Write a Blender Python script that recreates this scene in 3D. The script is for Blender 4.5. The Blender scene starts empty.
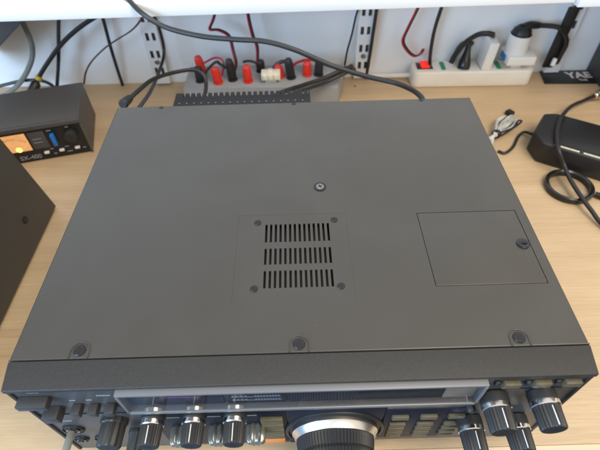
import bpy, bmesh, math, random
from mathutils import Vector, Matrix
random.seed(7)
R = math.radians
C = bpy.context.scene.collection
scene = bpy.context.scene

# ------------------------------------------------------------------ camera
cam_d = bpy.data.cameras.new('camera')
cam = bpy.data.objects.new('camera', cam_d); C.objects.link(cam)
cam.matrix_world = (Matrix.Translation((0.00308, -0.12421, 0.45291)) @ Matrix.Rotation(R(-0.0223), 4, 'Z')
                    @ Matrix.Rotation(R(41.6256), 4, 'X') @ Matrix.Rotation(R(-1.647), 4, 'Z'))
cam_d.sensor_width = 36.0; cam_d.lens = 27.08
cam_d.clip_start = 0.01; cam_d.clip_end = 50
cam_d.dof.use_dof = True; cam_d.dof.focus_distance = 0.40; cam_d.dof.aperture_fstop = 9.0
scene.camera = cam

# ------------------------------------------------------------------ world and lamps (daylight window, ceiling light)
w = bpy.data.worlds.new('World'); scene.world = w; w.use_nodes = True
bg = w.node_tree.nodes['Background']; bg.inputs[1].default_value = 0.68
_n, _l = w.node_tree.nodes, w.node_tree.links
_tc = _n.new('ShaderNodeTexCoord'); _sp = _n.new('ShaderNodeSeparateXYZ'); _l.new(_tc.outputs['Generated'], _sp.inputs[0])
def _mix(sock, a, b, lo, hi):          # room brightness: cooler towards the window side, dim below desk height
    r = _n.new('ShaderNodeMapRange'); r.inputs['From Min'].default_value = lo; r.inputs['From Max'].default_value = hi; _l.new(sock, r.inputs['Value'])
    m = _n.new('ShaderNodeMix'); m.data_type = 'RGBA'; _l.new(r.outputs[0], m.inputs[0])
    for k, v in ((6, a), (7, b)):
        if isinstance(v, tuple): m.inputs[k].default_value = (*v, 1)
        else: _l.new(v, m.inputs[k])
    return m.outputs[2]
_low = _mix(_sp.outputs['X'], (0.27, 0.44, 0.74), (0.06, 0.06, 0.06), -0.60, 0.05)
_up = _mix(_sp.outputs['X'], (0.92, 1.0, 1.10), (1.06, 0.98, 0.86), -0.7, 0.6)
_l.new(_mix(_sp.outputs['Z'], _low, _up, -0.12, 0.12), bg.inputs[0])

def area(name, loc, target, sx, sy, power, col):
    l = bpy.data.lights.new(name, 'AREA'); l.shape = 'RECTANGLE'; l.size = sx; l.size_y = sy
    l.energy = power; l.color = col
    o = bpy.data.objects.new(name, l); C.objects.link(o); o.location = loc
    o.rotation_euler = (Vector(target) - Vector(loc)).to_track_quat('-Z', 'Y').to_euler()
    return o
area('window_light', (-0.95, -0.80, 0.48), (-0.05, 0.30, 0.1), 0.8, 0.75, 20.0, (0.45, 0.70, 1.0))
area('ceiling_light', (0.75, -0.55, 1.8), (0.1, 0.35, 0.0), 1.1, 0.9, 24.0, (1.0, 0.90, 0.76))

vs = scene.view_settings
vs.view_transform = 'Standard'; vs.look = 'None'; vs.exposure = 0.45; vs.gamma = 1.0

# ------------------------------------------------------------------ materials
def mat(name, col, rough=0.5, metal=0.0, spec=0.5, bump=None, var=None, roughvar=None, emit=None, coat=0.0):
    m = bpy.data.materials.new(name); m.use_nodes = True
    nt = m.node_tree; b = nt.nodes['Principled BSDF']
    b.inputs['Base Color'].default_value = (*col, 1); b.inputs['Roughness'].default_value = rough
    b.inputs['Metallic'].default_value = metal; b.inputs['Specular IOR Level'].default_value = spec
    b.inputs['Coat Weight'].default_value = coat
    tc = nt.nodes.new('ShaderNodeTexCoord')
    def noise(scale, detail=4):
        n = nt.nodes.new('ShaderNodeTexNoise'); n.inputs['Scale'].default_value = scale; n.inputs['Detail'].default_value = detail
        nt.links.new(tc.outputs['Object'], n.inputs['Vector']); return n
    def rng(n, a, c):
        r = nt.nodes.new('ShaderNodeMapRange'); r.inputs['From Min'].default_value = 0.3; r.inputs['From Max'].default_value = 0.7
        r.inputs['To Min'].default_value = a; r.inputs['To Max'].default_value = c
        nt.links.new(n.outputs['Fac'], r.inputs['Value']); return r
    if bump:
        n = noise(bump[0], 3); bp = nt.nodes.new('ShaderNodeBump'); bp.inputs['Strength'].default_value = bump[1]; bp.inputs['Distance'].default_value = bump[2]
        nt.links.new(n.outputs['Fac'], bp.inputs['Height']); nt.links.new(bp.outputs['Normal'], b.inputs['Normal'])
    if var:
        n = noise(var[0]); mx = nt.nodes.new('ShaderNodeMix'); mx.data_type = 'RGBA'
        mx.inputs[6].default_value = (*[c * (1 - var[1]) for c in col], 1); mx.inputs[7].default_value = (*[min(1, c * (1 + var[1])) for c in col], 1)
        nt.links.new(rng(n, 0, 1).outputs[0], mx.inputs[0]); nt.links.new(mx.outputs[2], b.inputs['Base Color'])
    if roughvar:
        n = noise(roughvar[0], 6); nt.links.new(rng(n, rough - roughvar[1], rough + roughvar[1]).outputs[0], b.inputs['Roughness'])
    if emit:
        b.inputs['Emission Color'].default_value = (*emit[0], 1); b.inputs['Emission Strength'].default_value = emit[1]
    return m

M = {}
M['cover'] = mat('cover_paint', (0.040, 0.0342, 0.0265), 0.38, spec=0.6, bump=(2600, 0.05, 0.0003), roughvar=(11, 0.06), var=(900, 0.05))
def wear(m):   # dust specks and handling marks on the painted lid
    nt = m.node_tree; L = nt.links.new; b = nt.nodes['Principled BSDF']; tc = nt.nodes.new('ShaderNodeTexCoord')
    n = nt.nodes.new('ShaderNodeTexVoronoi'); n.inputs['Scale'].default_value = 75; L(tc.outputs['Object'], n.inputs['Vector'])
    n2 = nt.nodes.new('ShaderNodeTexNoise'); n2.inputs['Scale'].default_value = 38; n2.inputs['Detail'].default_value = 2; L(tc.outputs['Object'], n2.inputs['Vector'])
    r = nt.nodes.new('ShaderNodeMapRange'); r.inputs['From Min'].default_value = 0.045; r.inputs['From Max'].default_value = 0.02; L(n.outputs['Distance'], r.inputs['Value'])
    r2 = nt.nodes.new('ShaderNodeMapRange'); r2.inputs['From Min'].default_value = 0.62; r2.inputs['From Max'].default_value = 0.70; L(n2.outputs['Fac'], r2.inputs['Value'])
    mu = nt.nodes.new('ShaderNodeMath'); mu.operation = 'MULTIPLY'; L(r.outputs[0], mu.inputs[0]); L(r2.outputs[0], mu.inputs[1])
    m2 = nt.nodes.new('ShaderNodeMath'); m2.operation = 'MULTIPLY'; m2.inputs[1].default_value = 0.5; L(mu.outputs[0], m2.inputs[0])
    x = nt.nodes.new('ShaderNodeMix'); x.data_type = 'RGBA'; x.inputs[7].default_value = (0.22, 0.21, 0.19, 1)
    old = b.inputs['Base Color'].links[0].from_socket; L(old, x.inputs[6]); L(m2.outputs[0], x.inputs[0])
    sm = nt.nodes.new('ShaderNodeTexNoise'); sm.inputs['Scale'].default_value = 9; sm.inputs['Detail'].default_value = 5; sm.inputs['Distortion'].default_value = 1.2; L(tc.outputs['Object'], sm.inputs['Vector'])
    r3 = nt.nodes.new('ShaderNodeMapRange'); r3.inputs['From Min'].default_value = 0.35; r3.inputs['From Max'].default_value = 0.7; r3.inputs['To Min'].default_value = 0.0; r3.inputs['To Max'].default_value = 0.16; L(sm.outputs['Fac'], r3.inputs['Value'])
    y = nt.nodes.new('ShaderNodeMix'); y.data_type = 'RGBA'; y.inputs[7].default_value = (0.085, 0.080, 0.072, 1); L(x.outputs[2], y.inputs[6]); L(r3.outputs[0], y.inputs[0]); L(y.outputs[2], b.inputs['Base Color'])
wear(M['cover'])
M['bezel'] = mat('bezel_paint', (0.028, 0.0256, 0.0225), 0.52, spec=0.45, bump=(1700, 0.45, 0.0006), var=(1500, 0.35))
M['panel'] = mat('panel_paint', (0.050, 0.051, 0.053), 0.38, spec=0.6, bump=(2500, 0.08, 0.0003), var=(60, 0.04))
M['dark_panel'] = mat('dark_panel', (0.008, 0.010, 0.018), 0.5, spec=0.3, bump=(2500, 0.08, 0.0003))
M['chassis'] = mat('chassis', (0.03, 0.03, 0.028), 0.7)
M['black'] = mat('black_plastic', (0.016, 0.016, 0.017), 0.45, bump=(1500, 0.15, 0.0003))
M['black_gloss'] = mat('black_gloss', (0.012, 0.012, 0.013), 0.22)
M['rubber'] = mat('black_rubber', (0.014, 0.014, 0.015), 0.5, var=(40, 0.3))
M['knob'] = mat('knob_plastic', (0.022, 0.0215, 0.0215), 0.5, bump=(1800, 0.1, 0.0003))
M['silver'] = mat('silver_ring', (0.82, 0.80, 0.76), 0.16, metal=1.0, bump=(400, 0.05, 0.0003))
M['dialring'] = mat('dial_ring', (0.80, 0.77, 0.72), 0.30, metal=1.0)
M['frame'] = mat('window_frame', (0.17, 0.17, 0.175), 0.42, metal=0.3)
M['steel'] = mat('screw_steel', (0.28, 0.27, 0.26), 0.28, metal=1.0)
M['screw'] = mat('black_screw', (0.032, 0.032, 0.032), 0.36, metal=0.6)
M['slot'] = mat('screw_recess', (0.004, 0.004, 0.004), 0.6)
M['key'] = mat('beige_key', (0.095, 0.078, 0.044), 0.5, bump=(900, 0.1, 0.0003), var=(200, 0.08))
M['orange_key'] = mat('orange_key', (0.60, 0.20, 0.05), 0.45)
M['keybtn'] = mat('grey_button', (0.040, 0.039, 0.040), 0.45)
M['white_ink'] = mat('white_print', (0.72, 0.72, 0.70), 0.6)
M['legend'] = mat('display_legend', (0.30, 0.34, 0.38), 0.5)
M['display'] = mat('display_face', (0.010, 0.014, 0.030), 0.35)
M['display_in'] = mat('display_surround', (0.030, 0.036, 0.050), 0.4)
M['display_grey'] = mat('display_pale_plate', (0.27, 0.23, 0.19), 0.5, var=(30, 0.2))
M['violet'] = mat('violet_line', (0.32, 0.10, 0.28), 0.5)
M['heat'] = mat('heat_sink_black', (0.006, 0.0065, 0.008), 0.6)
M['dcbox'] = mat('grey_painted_steel', (0.33, 0.34, 0.35), 0.45, bump=(700, 0.2, 0.0004), var=(30, 0.08))
M['red'] = mat('red_plastic', (0.70, 0.035, 0.022), 0.38, var=(80, 0.12))
M['redwire'] = mat('red_wire', (0.42, 0.015, 0.03), 0.45)
M['cable'] = mat('black_cable', (0.020, 0.020, 0.021), 0.42, var=(30, 0.25))
M['greycable'] = mat('grey_cable', (0.20, 0.21, 0.19), 0.45, var=(40, 0.2))
M['white'] = mat('white_plastic', (0.80, 0.76, 0.68), 0.40, var=(25, 0.04))
M['white2'] = mat('white_charger', (0.82, 0.81, 0.77), 0.35)
M['cream'] = mat('cream_nylon', (0.80, 0.74, 0.58), 0.45)
M['rocker'] = mat('red_rocker', (0.85, 0.02, 0.015), 0.25, emit=((1.0, 0.03, 0.02), 0.35))
M['green'] = mat('green_shutter', (0.02, 0.26, 0.10), 0.4)
M['blue'] = mat('blue_plastic', (0.02, 0.17, 0.55), 0.35)
M['shelf'] = mat('white_laminate', (0.76, 0.76, 0.75), 0.45, var=(6, 0.02), bump=(300, 0.05, 0.0005))
M['rail'] = mat('white_steel_rail', (0.78, 0.79, 0.80), 0.4, metal=0.0, var=(40, 0.06))
M['railslot'] = mat('rail_slot_dark', (0.14, 0.135, 0.13), 0.6)
M['wall'] = mat('painted_wall', (0.87, 0.88, 0.89), 0.75, bump=(160, 0.12, 0.001), var=(3.0, 0.05))
M['swr'] = mat('meter_case', (0.072, 0.072, 0.074), 0.45, bump=(1600, 0.2, 0.0004), var=(700, 0.12))
M['swr_face'] = mat('meter_face_black', (0.012, 0.012, 0.014), 0.4)
M['meter'] = mat('lit_meter_dial', (0.75, 0.45, 0.22), 0.5, emit=((1.0, 0.42, 0.13), 0.28), var=(160, 0.15))
M['bulb'] = mat('meter_bulb', (0.9, 0.6, 0.2), 0.5, emit=((1.0, 0.55, 0.12), 1.4))
M['tallbox'] = mat('dark_grey_case', (0.044, 0.043, 0.041), 0.45, bump=(1600, 0.15, 0.0004), var=(700, 0.1))
M['brass'] = mat('nickel_plug', (0.75, 0.66, 0.50), 0.22, metal=1.0)
M['yellow'] = mat('yellow_band', (0.55, 0.36, 0.03), 0.45)
M['tie'] = mat('grey_lead', (0.48, 0.48, 0.46), 0.4, var=(60, 0.3))
M['edge'] = mat('desk_edging', (0.66, 0.50, 0.33), 0.5, var=(8, 0.05))
M['wood_hole'] = mat('desk_hole', (0.02, 0.015, 0.01), 0.7)

def wood():
    m = bpy.data.materials.new('beech_laminate'); m.use_nodes = True
    nt = m.node_tree; b = nt.nodes['Principled BSDF']; L = nt.links.new
    tc = nt.nodes.new('ShaderNodeTexCoord')
    def grain(sc, scale, det, rough=0.6):
        mp = nt.nodes.new('ShaderNodeMapping'); mp.inputs['Scale'].default_value = sc
        L(tc.outputs['Object'], mp.inputs['Vector'])
        n = nt.nodes.new('ShaderNodeTexNoise'); n.inputs['Scale'].default_value = scale; n.inputs['Detail'].default_value = det
        n.inputs['Roughness'].default_value = rough; n.inputs['Distortion'].default_value = 0.25
        L(mp.outputs[0], n.inputs['Vector']); return n
    n1 = grain((1.0, 16, 1), 2.2, 5); n2 = grain((2.5, 90, 1), 4, 4); n3 = grain((14, 220, 1), 3, 2)
    r1 = nt.nodes.new('ShaderNodeValToRGB'); e = r1.color_ramp.elements
    e[0].position = 0.33; e[0].color = (0.49, 0.345, 0.205, 1); e[1].position = 0.66; e[1].color = (0.565, 0.412, 0.250, 1)
    L(n1.outputs['Fac'], r1.inputs[0])
    def mul(a, n, lo, hi, p0, p1):
        r = nt.nodes.new('ShaderNodeMapRange'); r.inputs['From Min'].default_value = p0; r.inputs['From Max'].default_value = p1
        r.inputs['To Min'].default_value = lo; r.inputs['To Max'].default_value = hi; L(n.outputs['Fac'], r.inputs['Value'])
        x = nt.nodes.new('ShaderNodeMix'); x.data_type = 'RGBA'; x.blend_type = 'MULTIPLY'; x.inputs[0].default_value = 1
        L(a, x.inputs[6]); L(r.outputs[0], x.inputs[7]); return x.outputs[2]
    c = mul(r1.outputs[0], n2, 0.92, 1.04, 0.35, 0.65); c = mul(c, n3, 0.93, 1.02, 0.3, 0.55)
    L(c, b.inputs['Base Color']); b.inputs['Roughness'].default_value = 0.42
    bp = nt.nodes.new('ShaderNodeBump'); bp.inputs['Strength'].default_value = 0.12; bp.inputs['Distance'].default_value = 0.0004
    L(n3.outputs['Fac'], bp.inputs['Height']); L(bp.outputs[0], b.inputs['Normal'])
    return m
M['wood'] = wood()

def glass(name, tint):
    m = bpy.data.materials.new(name); m.use_nodes = True; nt = m.node_tree; nt.nodes.clear(); L = nt.links.new
    o = nt.nodes.new('ShaderNodeOutputMaterial'); t = nt.nodes.new('ShaderNodeBsdfTransparent'); t.inputs[0].default_value = (*tint, 1)
    g = nt.nodes.new('ShaderNodeBsdfGlossy'); g.inputs['Roughness'].default_value = 0.04
    f = nt.nodes.new('ShaderNodeFresnel'); f.inputs[0].default_value = 1.5
    x = nt.nodes.new('ShaderNodeMixShader'); gm = nt.nodes.new('ShaderNodeNewGeometry'); iv = nt.nodes.new('ShaderNodeMath'); iv.operation = 'SUBTRACT'; iv.inputs[0].default_value = 1.0; L(gm.outputs['Backfacing'], iv.inputs[1])
    mu = nt.nodes.new('ShaderNodeMath'); mu.operation = 'MULTIPLY'; L(iv.outputs[0], mu.inputs[0]); L(f.outputs[0], mu.inputs[1])
    L(mu.outputs[0], x.inputs[0]); L(t.outputs[0], x.inputs[1]); L(g.outputs[0], x.inputs[2]); L(x.outputs[0], o.inputs[0])
    return m
M['glass'] = glass('display_glass', (0.90, 0.90, 0.90)); M['lens'] = glass('clear_lens', (0.93, 0.93, 0.93))
M['clear'] = mat('clear_knob', (0.20, 0.20, 0.18), 0.25, metal=0.6)

# ------------------------------------------------------------------ mesh helpers
class MB:
    def __init__(s): s.bm = bmesh.new(); s.mats = []
    def mi(s, m):
        if m not in s.mats: s.mats.append(m)
        return s.mats.index(m)
    def merge(s, t, m):
        k = s.mi(m)
        for f in t.faces: f.material_index = k
        me = bpy.data.meshes.new('tmp'); t.to_mesh(me); t.free(); s.bm.from_mesh(me); bpy.data.meshes.remove(me); return s
    def box(s, m, x0, x1, y0, y1, z0, z1, bev=0.0, seg=2, mtx=None):
        t = bmesh.new(); bmesh.ops.create_cube(t, size=1)
        for v in t.verts: v.co = Vector(((x0 + x1) / 2 + v.co.x * (x1 - x0), (y0 + y1) / 2 + v.co.y * (y1 - y0), (z0 + z1) / 2 + v.co.z * (z1 - z0)))
        if bev: bmesh.ops.bevel(t, geom=t.edges[:], offset=bev, segments=seg, profile=0.5, affect='EDGES')
        if mtx is not None: bmesh.ops.transform(t, matrix=mtx, verts=t.verts)
        return s.merge(t, m)
    def prism(s, m, poly, z0, z1, bev=0.0, mtx=None, seg=2):
        t = bmesh.new(); a = [t.verts.new((x, y, z0)) for x, y in poly]; b = [t.verts.new((x, y, z1)) for x, y in poly]; n = len(poly)
        t.faces.new(a[::-1]); t.faces.new(b)
        for i in range(n): t.faces.new((a[i], a[(i + 1) % n], b[(i + 1) % n], b[i]))
        bmesh.ops.recalc_face_normals(t, faces=t.faces[:])
        if bev: bmesh.ops.bevel(t, geom=t.edges[:], offset=bev, segments=seg, profile=0.5, affect='EDGES')
        if mtx is not None: bmesh.ops.transform(t, matrix=mtx, verts=t.verts)
        return s.merge(t, m)
    def lathe(s, m, prof, org, axis=(0, 0, 1), seg=32, ribs=0, depth=0.0, cap=True):
        t = bmesh.new(); q = Vector((0, 0, 1)).rotation_difference(Vector(axis).normalized()); rings = []
        for (r, h) in prof:
            ring = []
            for i in range(seg):
                a = 2 * math.pi * i / seg; rr = r
                if ribs and r > 0: rr = r - depth * (0.5 + 0.5 * math.cos(a * ribs))
                ring.append(t.verts.new(Vector(org) + q @ Vector((rr * math.cos(a), rr * math.sin(a), h))))
            rings.append(ring)
        for A, B in zip(rings, rings[1:]):
            for i in range(seg): t.faces.new((A[i], A[(i + 1) % seg], B[(i + 1) % seg], B[i]))
        if cap: t.faces.new(rings[0][::-1]); t.faces.new(rings[-1])
        bmesh.ops.recalc_face_normals(t, faces=t.faces[:])
        return s.merge(t, m)
    def tube(s, m, pts, r, seg=10, sub=8, r1=None):
        P = [Vector(p) for p in pts]
        if sub and len(P) > 2:
            Q = [P[0] * 2 - P[1]] + P + [P[-1] * 2 - P[-2]]; out = []
            for i in range(1, len(Q) - 2):
                for k in range(sub):
                    u = k / sub; a, b, c, d = Q[i - 1], Q[i], Q[i + 1], Q[i + 2]
                    out.append(0.5 * ((2 * b) + (c - a) * u + (2 * a - 5 * b + 4 * c - d) * u * u + (-a + 3 * b - 3 * c + d) * u ** 3))
            P = out + [P[-1]]
        t = bmesh.new(); rings = []; up = Vector((0.31, 0.17, 0.93)); n = len(P)
        for i, p in enumerate(P):
            d = (P[min(i + 1, n - 1)] - P[max(i - 1, 0)]).normalized()
            a = d.cross(up)
            if a.length < 1e-4: a = d.cross(Vector((1, 0, 0)))
            a.normalize(); b = a.cross(d).normalized(); up = b
            rr = r if r1 is None else r + (r1 - r) * i / (n - 1)
            rings.append([t.verts.new(p + (a * math.cos(2 * math.pi * k / seg) + b * math.sin(2 * math.pi * k / seg)) * rr) for k in range(seg)])
        for A, B in zip(rings, rings[1:]):
            for k in range(seg): t.faces.new((A[k], A[(k + 1) % seg], B[(k + 1) % seg], B[k]))
        t.faces.new(rings[0][::-1]); t.faces.new(rings[-1]); bmesh.ops.recalc_face_normals(t, faces=t.faces[:])
        return s.merge(t, m)
    def plate(s, m, x0, x1, y0, y1, z, holes, depth):
        t = bmesh.new(); xs = sorted({x0, x1, *[h[0] for h in holes], *[h[1] for h in holes]}); ys = sorted({y0, y1, *[h[2] for h in holes], *[h[3] for h in holes]})
        V = {}
        def v(x, y, zz):
            k = (round(x, 6), round(y, 6), round(zz, 6))
            if k not in V: V[k] = t.verts.new(k)
            return V[k]
        for xa, xb in zip(xs, xs[1:]):
            for ya, yb in zip(ys, ys[1:]):
                cx, cy = (xa + xb) / 2, (ya + yb) / 2
                if any(h[0] < cx < h[1] and h[2] < cy < h[3] for h in holes): continue
                t.faces.new((v(xa, ya, z), v(xb, ya, z), v(xb, yb, z), v(xa, yb, z)))
        def wall(ax, ay, bx, by):
            t.faces.new((v(ax, ay, z - depth), v(bx, by, z - depth), v(bx, by, z), v(ax, ay, z)))
        for h in holes:
            hx = [x for x in xs if h[0] <= x <= h[1]]; hy = [y for y in ys if h[2] <= y <= h[3]]
            for a, b in zip(hx, hx[1:]): wall(b, h[2], a, h[2]); wall(a, h[3], b, h[3])
            for a, b in zip(hy, hy[1:]): wall(h[0], a, h[0], b); wall(h[1], b, h[1], a)
        return s.merge(t, m)
    def text(s, m, body, size, mtx, depth=0.0002, squash=1.0, bold=0.0):
        cu = bpy.data.curves.new('lettering', 'FONT'); cu.body = body; cu.size = size; cu.extrude = depth; cu.offset = bold; cu.align_x = 'LEFT'
        o = bpy.data.objects.new('lettering', cu); C.objects.link(o)
        dg = bpy.context.evaluated_depsgraph_get(); me = bpy.data.meshes.new_from_object(o.evaluated_get(dg))
        t = bmesh.new(); t.from_mesh(me); bpy.data.objects.remove(o); bpy.data.meshes.remove(me)
        bmesh.ops.transform(t, matrix=mtx @ Matrix.Diagonal((squash, 1, 1, 1)), verts=t.verts)
        return s.merge(t, m)

def obj(name, mb, parent=None, smooth=True, local=False):
    me = bpy.data.meshes.new(name); mb.bm.to_mesh(me); mb.bm.free()
    for m in mb.mats: me.materials.append(m)
    if smooth:
        me.polygons.foreach_set('use_smooth', [True] * len(me.polygons)); me.set_sharp_from_angle(angle=R(35))
    o = bpy.data.objects.new(name, me); C.objects.link(o)
    if parent is not None:
        o.parent = parent
        if not local:
            off = Vector(parent.location)
            if parent.parent: off = off + Vector(parent.parent.location)
            me.transform(Matrix.Translation(-off))
    return o
def tag(o, label, cat, group=None):
    o['label'] = label; o['category'] = cat
    if group: o['group'] = group
    return o
def thing(name, label, cat, loc=(0, 0, 0), rz=0.0, group=None):
    o = bpy.data.objects.new(name, None); C.objects.link(o); o.location = loc; o.rotation_euler = (0, 0, rz); o.empty_display_size = 0.02
    return tag(o, label, cat, group)
def struct(name, mb, smooth=False):
    o = obj(name, mb, None, smooth); o['kind'] = 'structure'; return o

# ------------------------------------------------------------------ setting: desk, wall
WY = 0.648
d = MB(); d.box(M['wood'], -1.1, 1.1, -0.0035, WY, -0.022, 0.0)
d.box(M['edge'], -1.1, 1.1, -0.030, -0.0036, -0.022, 0.0, bev=0.0008)
struct('desk_top', d)
wl = MB(); wl.box(M['wall'], -1.6, 1.6, WY, WY + 0.08, -0.5, 1.5); struct('wall', wl)

# shelf boards above the rear of the desk
t = thing('wall_shelf', 'long white laminate shelf board running above the rear of the desk', 'shelf', (0, WY, 0.19))
b = MB(); b.prism(M['shelf'], [(-1.1, 0.4850), (0.385, 0.4998), (0.385, WY - 0.001), (-1.1, WY - 0.001)], 0.1880, 0.2060, bev=0.0012); obj('board', b, t)
t = thing('wall_shelf', 'short white shelf board at the right end, a little lower than the long one', 'shelf', (0.6, WY, 0.18))
b = MB(); b.prism(M['shelf'], [(0.3865, 0.4930), (1.1, 0.4980), (1.1, WY - 0.001), (0.3865, WY - 0.001)], 0.1845, 0.2050, bev=0.0012); obj('board', b, t)

def rail(x, dx, label):
    t = thing('shelf_rail', label, 'rail', (x, WY, 0.01), 0, 'slotted wall rails carrying the shelf')
    w2 = 0.0125; b = MB()
    holes = []
    z = 0.022
    while z < 0.183:
        holes += [(-0.0085, -0.0025, z, z + 0.014), (0.0025, 0.0085, z, z + 0.014)]; z += 0.032
    p = MB(); p.plate(M['rail'], -w2, w2, 0.004, 0.184, 0, holes, 0.003)
    mx = Matrix(((1, 0, 0, x), (0, 0, -1, WY - 0.011), (0, 1, 0, 0), (0, 0, 0, 1)))
    # plate lies in x/z, its depth runs back to the wall
    bmesh.ops.transform(p.bm, matrix=Matrix(((1, 0, 0, x), (0, 0, -1, WY - 0.011), (0, 1, 0, 0), (0, 0, 0, 1))), verts=p.bm.verts)
    p.box(M['rail'], x - w2 - 0.0012, x - w2, WY - 0.0112, WY - 0.0005, 0.004, 0.184)
    p.box(M['rail'], x + w2, x + w2 + 0.0012, WY - 0.0112, WY - 0.0005, 0.004, 0.184)
    obj('channel', p, t, smooth=False)
    b.box(M['railslot'], x - w2, x + w2, WY - 0.004, WY - 0.001, 0.005, 0.183); obj('channel_back', b, t)
    s_ = MB(); s_.lathe(M['steel'], [(0.0045, 0), (0.0045, 0.0012), (0.003, 0.002)], (x, WY - 0.011, 0.047 + 0.0), (0, -1, 0), 20); obj('rail_screw', s_, t)
    k = MB(); k.box(M['rail'], x - 0.0014, x + 0.0014, 0.525, WY - 0.012, 0.176, 0.1875, bev=0.0006); obj('bracket', k, t)
    return t
rail(-0.2440, 0, 'bluish white slotted steel wall rail behind the grey terminal box, leftmost of three')
rail(0.1255, 0, 'white slotted wall rail left of the white power strip, middle of three')
rail(0.4790, 0, 'grey slotted wall rail behind the white plug adapter, rightmost of three')

# ------------------------------------------------------------------ the radio transceiver
TOP = 0.1505; BOT = 0.012
rad = thing('radio_transceiver', 'large dark grey radio transceiver with vented top cover lying across the desk', 'radio', (0, 0.17, 0))
CW = 0.2088; CY0, CY1 = 0.0226, 0.3394
VX0, VX1, VY0, VY1 = -0.0520, 0.0450, 0.0630, 0.1577
HX0, HX1, HY0, HY1 = 0.1100, 0.1990, 0.0756, 0.1547
cv = MB()
rr = 0.0022
cv.plate(M['cover'], -CW + rr, CW - rr, CY0 + 0.0006, CY1 - rr, TOP, [(VX0 - 0.00005, VX1 + 0.00005, VY0 - 0.00005, VY1 + 0.00005), (HX0 - 0.0004, HX1 + 0.0004, HY0 - 0.0004, HY1 + 0.0004)], 0.0014)
# rolled edges on both sides and at the back, folded sides
def strip(mb, m, prof, axis, a0, a1):
    t = bmesh.new(); A = []; B = []
    for (p, z) in prof:
        A.append(t.verts.new((p, a0, z) if axis == 'y' else (a0, p, z))); B.append(t.verts.new((p, a1, z) if axis == 'y' else (a1, p, z)))
    for i in range(len(prof) - 1): t.faces.new((A[i], A[i + 1], B[i + 1], B[i]))
    bmesh.ops.recalc_face_normals(t, faces=t.faces[:]); mb.merge(t, m)
arc = [(math.sin(R(a)), math.cos(R(a))) for a in range(0, 91, 15)]
for sg in (-1, 1):
    prof = [(sg * (CW - rr + rr * sx), TOP - rr + rr * cz) for sx, cz in arc] + [(sg * CW, BOT + 0.008), (sg * (CW - 0.0014), BOT + 0.008), (sg * (CW - 0.0014), TOP - 0.004)]
    strip(cv, M['cover'], prof, 'y', CY0 + 0.0006, CY1 - rr * 0.5)
strip(cv, M['cover'], [(CY1 - rr + rr * sx, TOP - rr + rr * cz) for sx, cz in arc] + [(CY1, TOP - 0.008)], 'x', -CW + rr, CW - rr)
strip(cv, M['cover'], [(CY0 + 0.0006, TOP), (CY0 + 0.0002, TOP - 0.0002), (CY0, TOP - 0.0006), (CY0, TOP - 0.003)], 'x', -CW, CW)
SX = [-0.1593, -0.0001, 0.1597]
for x in SX:   # raised rims of the dimples round the front screws
    arch = [(x - 0.0068, CY0 + 0.0002, TOP + 0.0002)] + [(x + 0.0068 * math.cos(R(a)), CY0 + 0.0060 + 0.0068 * math.sin(R(a)), TOP + 0.0002) for a in range(180, -1, -15)] + [(x + 0.0068, CY0 + 0.0002, TOP + 0.0002)]
    cv.tube(M['cover'], arch, 0.0006, 10, 2)
obj('top_cover', cv, rad)

vp = MB(); sl = []
px0 = -0.0278; pitch = 0.00422
for (ya, yb) in ((0.1255, 0.1462), (0.1015, 0.1185), (0.0780, 0.0950)):
    for i in range(14): sl.append((px0 + i * pitch, px0 + i * pitch + 0.0020, ya, yb))
vp.plate(M['cover'], VX0, VX1, VY0, VY1, TOP - 0.00008, sl, 0.0016)
vplate = obj('vent_plate', vp, rad)
hp = MB(); hp.box(M['cover'], HX0, HX1, HY0, HY1, TOP - 0.0018, TOP + 0.0002, bev=0.0006, seg=3); hatch = obj('access_hatch', hp, rad)

def screw(name, x, y, z, r, m, parent, rot=0.3):
    s_ = MB(); s_.lathe(m, [(r, 0.0), (r, r * 0.14), (r * 0.90, r * 0.26), (r * 0.60, r * 0.29), (0.0002, r * 0.30)], (x, y, z), (0, 0, 1), 28)
    mx = Matrix.Translation((x, y, z)) @ Matrix.Rotation(rot, 4, 'Z')
    h = r * 0.32
    s_.box(M['slot'], -r * 0.60, r * 0.60, -r * 0.15, r * 0.15, 0, h, mtx=mx); s_.box(M['slot'], -r * 0.15, r * 0.15, -r * 0.60, r * 0.60, 0, h * 0.99, mtx=mx)
    return obj(name, s_, parent)
for i, x in enumerate(SX): screw('cover_screw', x, CY0 + 0.0062, TOP + 0.0001, 0.0044, M['screw'], rad, 0.3 + i)
for i, (x, y) in enumerate(((-0.0348, 0.1486), (0.0341, 0.1496), (-0.0350, 0.0777), (0.0345, 0.0781))): screw('vent_screw', x, y, TOP - 0.0001, 0.0031, M['screw'], rad, 0.2 + i * 0.6)
cs = screw('cover_screw', 0.0236, 0.1930, TOP, 0.0040, M['steel'], rad, 0.5)
wz = MB(); wz.lathe(M['screw'], [(0.0060, 0.0), (0.0060, 0.0006), (0.0044, 0.0008)], (0.0236, 0.1930, TOP), (0, 0, 1), 28); obj('washer', wz, rad)
hs = MB(); hx, hy = 0.1930, 0.1154
hs.lathe(M['black_gloss'], [(0.0054, 0.0), (0.0054, 0.0012), (0.0046, 0.0019), (0.0024, 0.0019), (0.0014, 0.0010)], (hx, hy, TOP - 0.0001), (0, 0, 1), 32)
hs.box(M['screw'], hx - 0.0036, hx + 0.0036, hy - 0.0006, hy + 0.0006, TOP, TOP + 0.0021, mtx=None)
obj('hatch_catch', hs, rad)
for (x, y) in ((-0.1560, 0.3330), (0.0000, 0.3330), (0.1500, 0.3330)):
    screw('rear_screw', x, y + 0.0025, TOP - 0.0008, 0.0032, M['screw'], rad)

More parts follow.
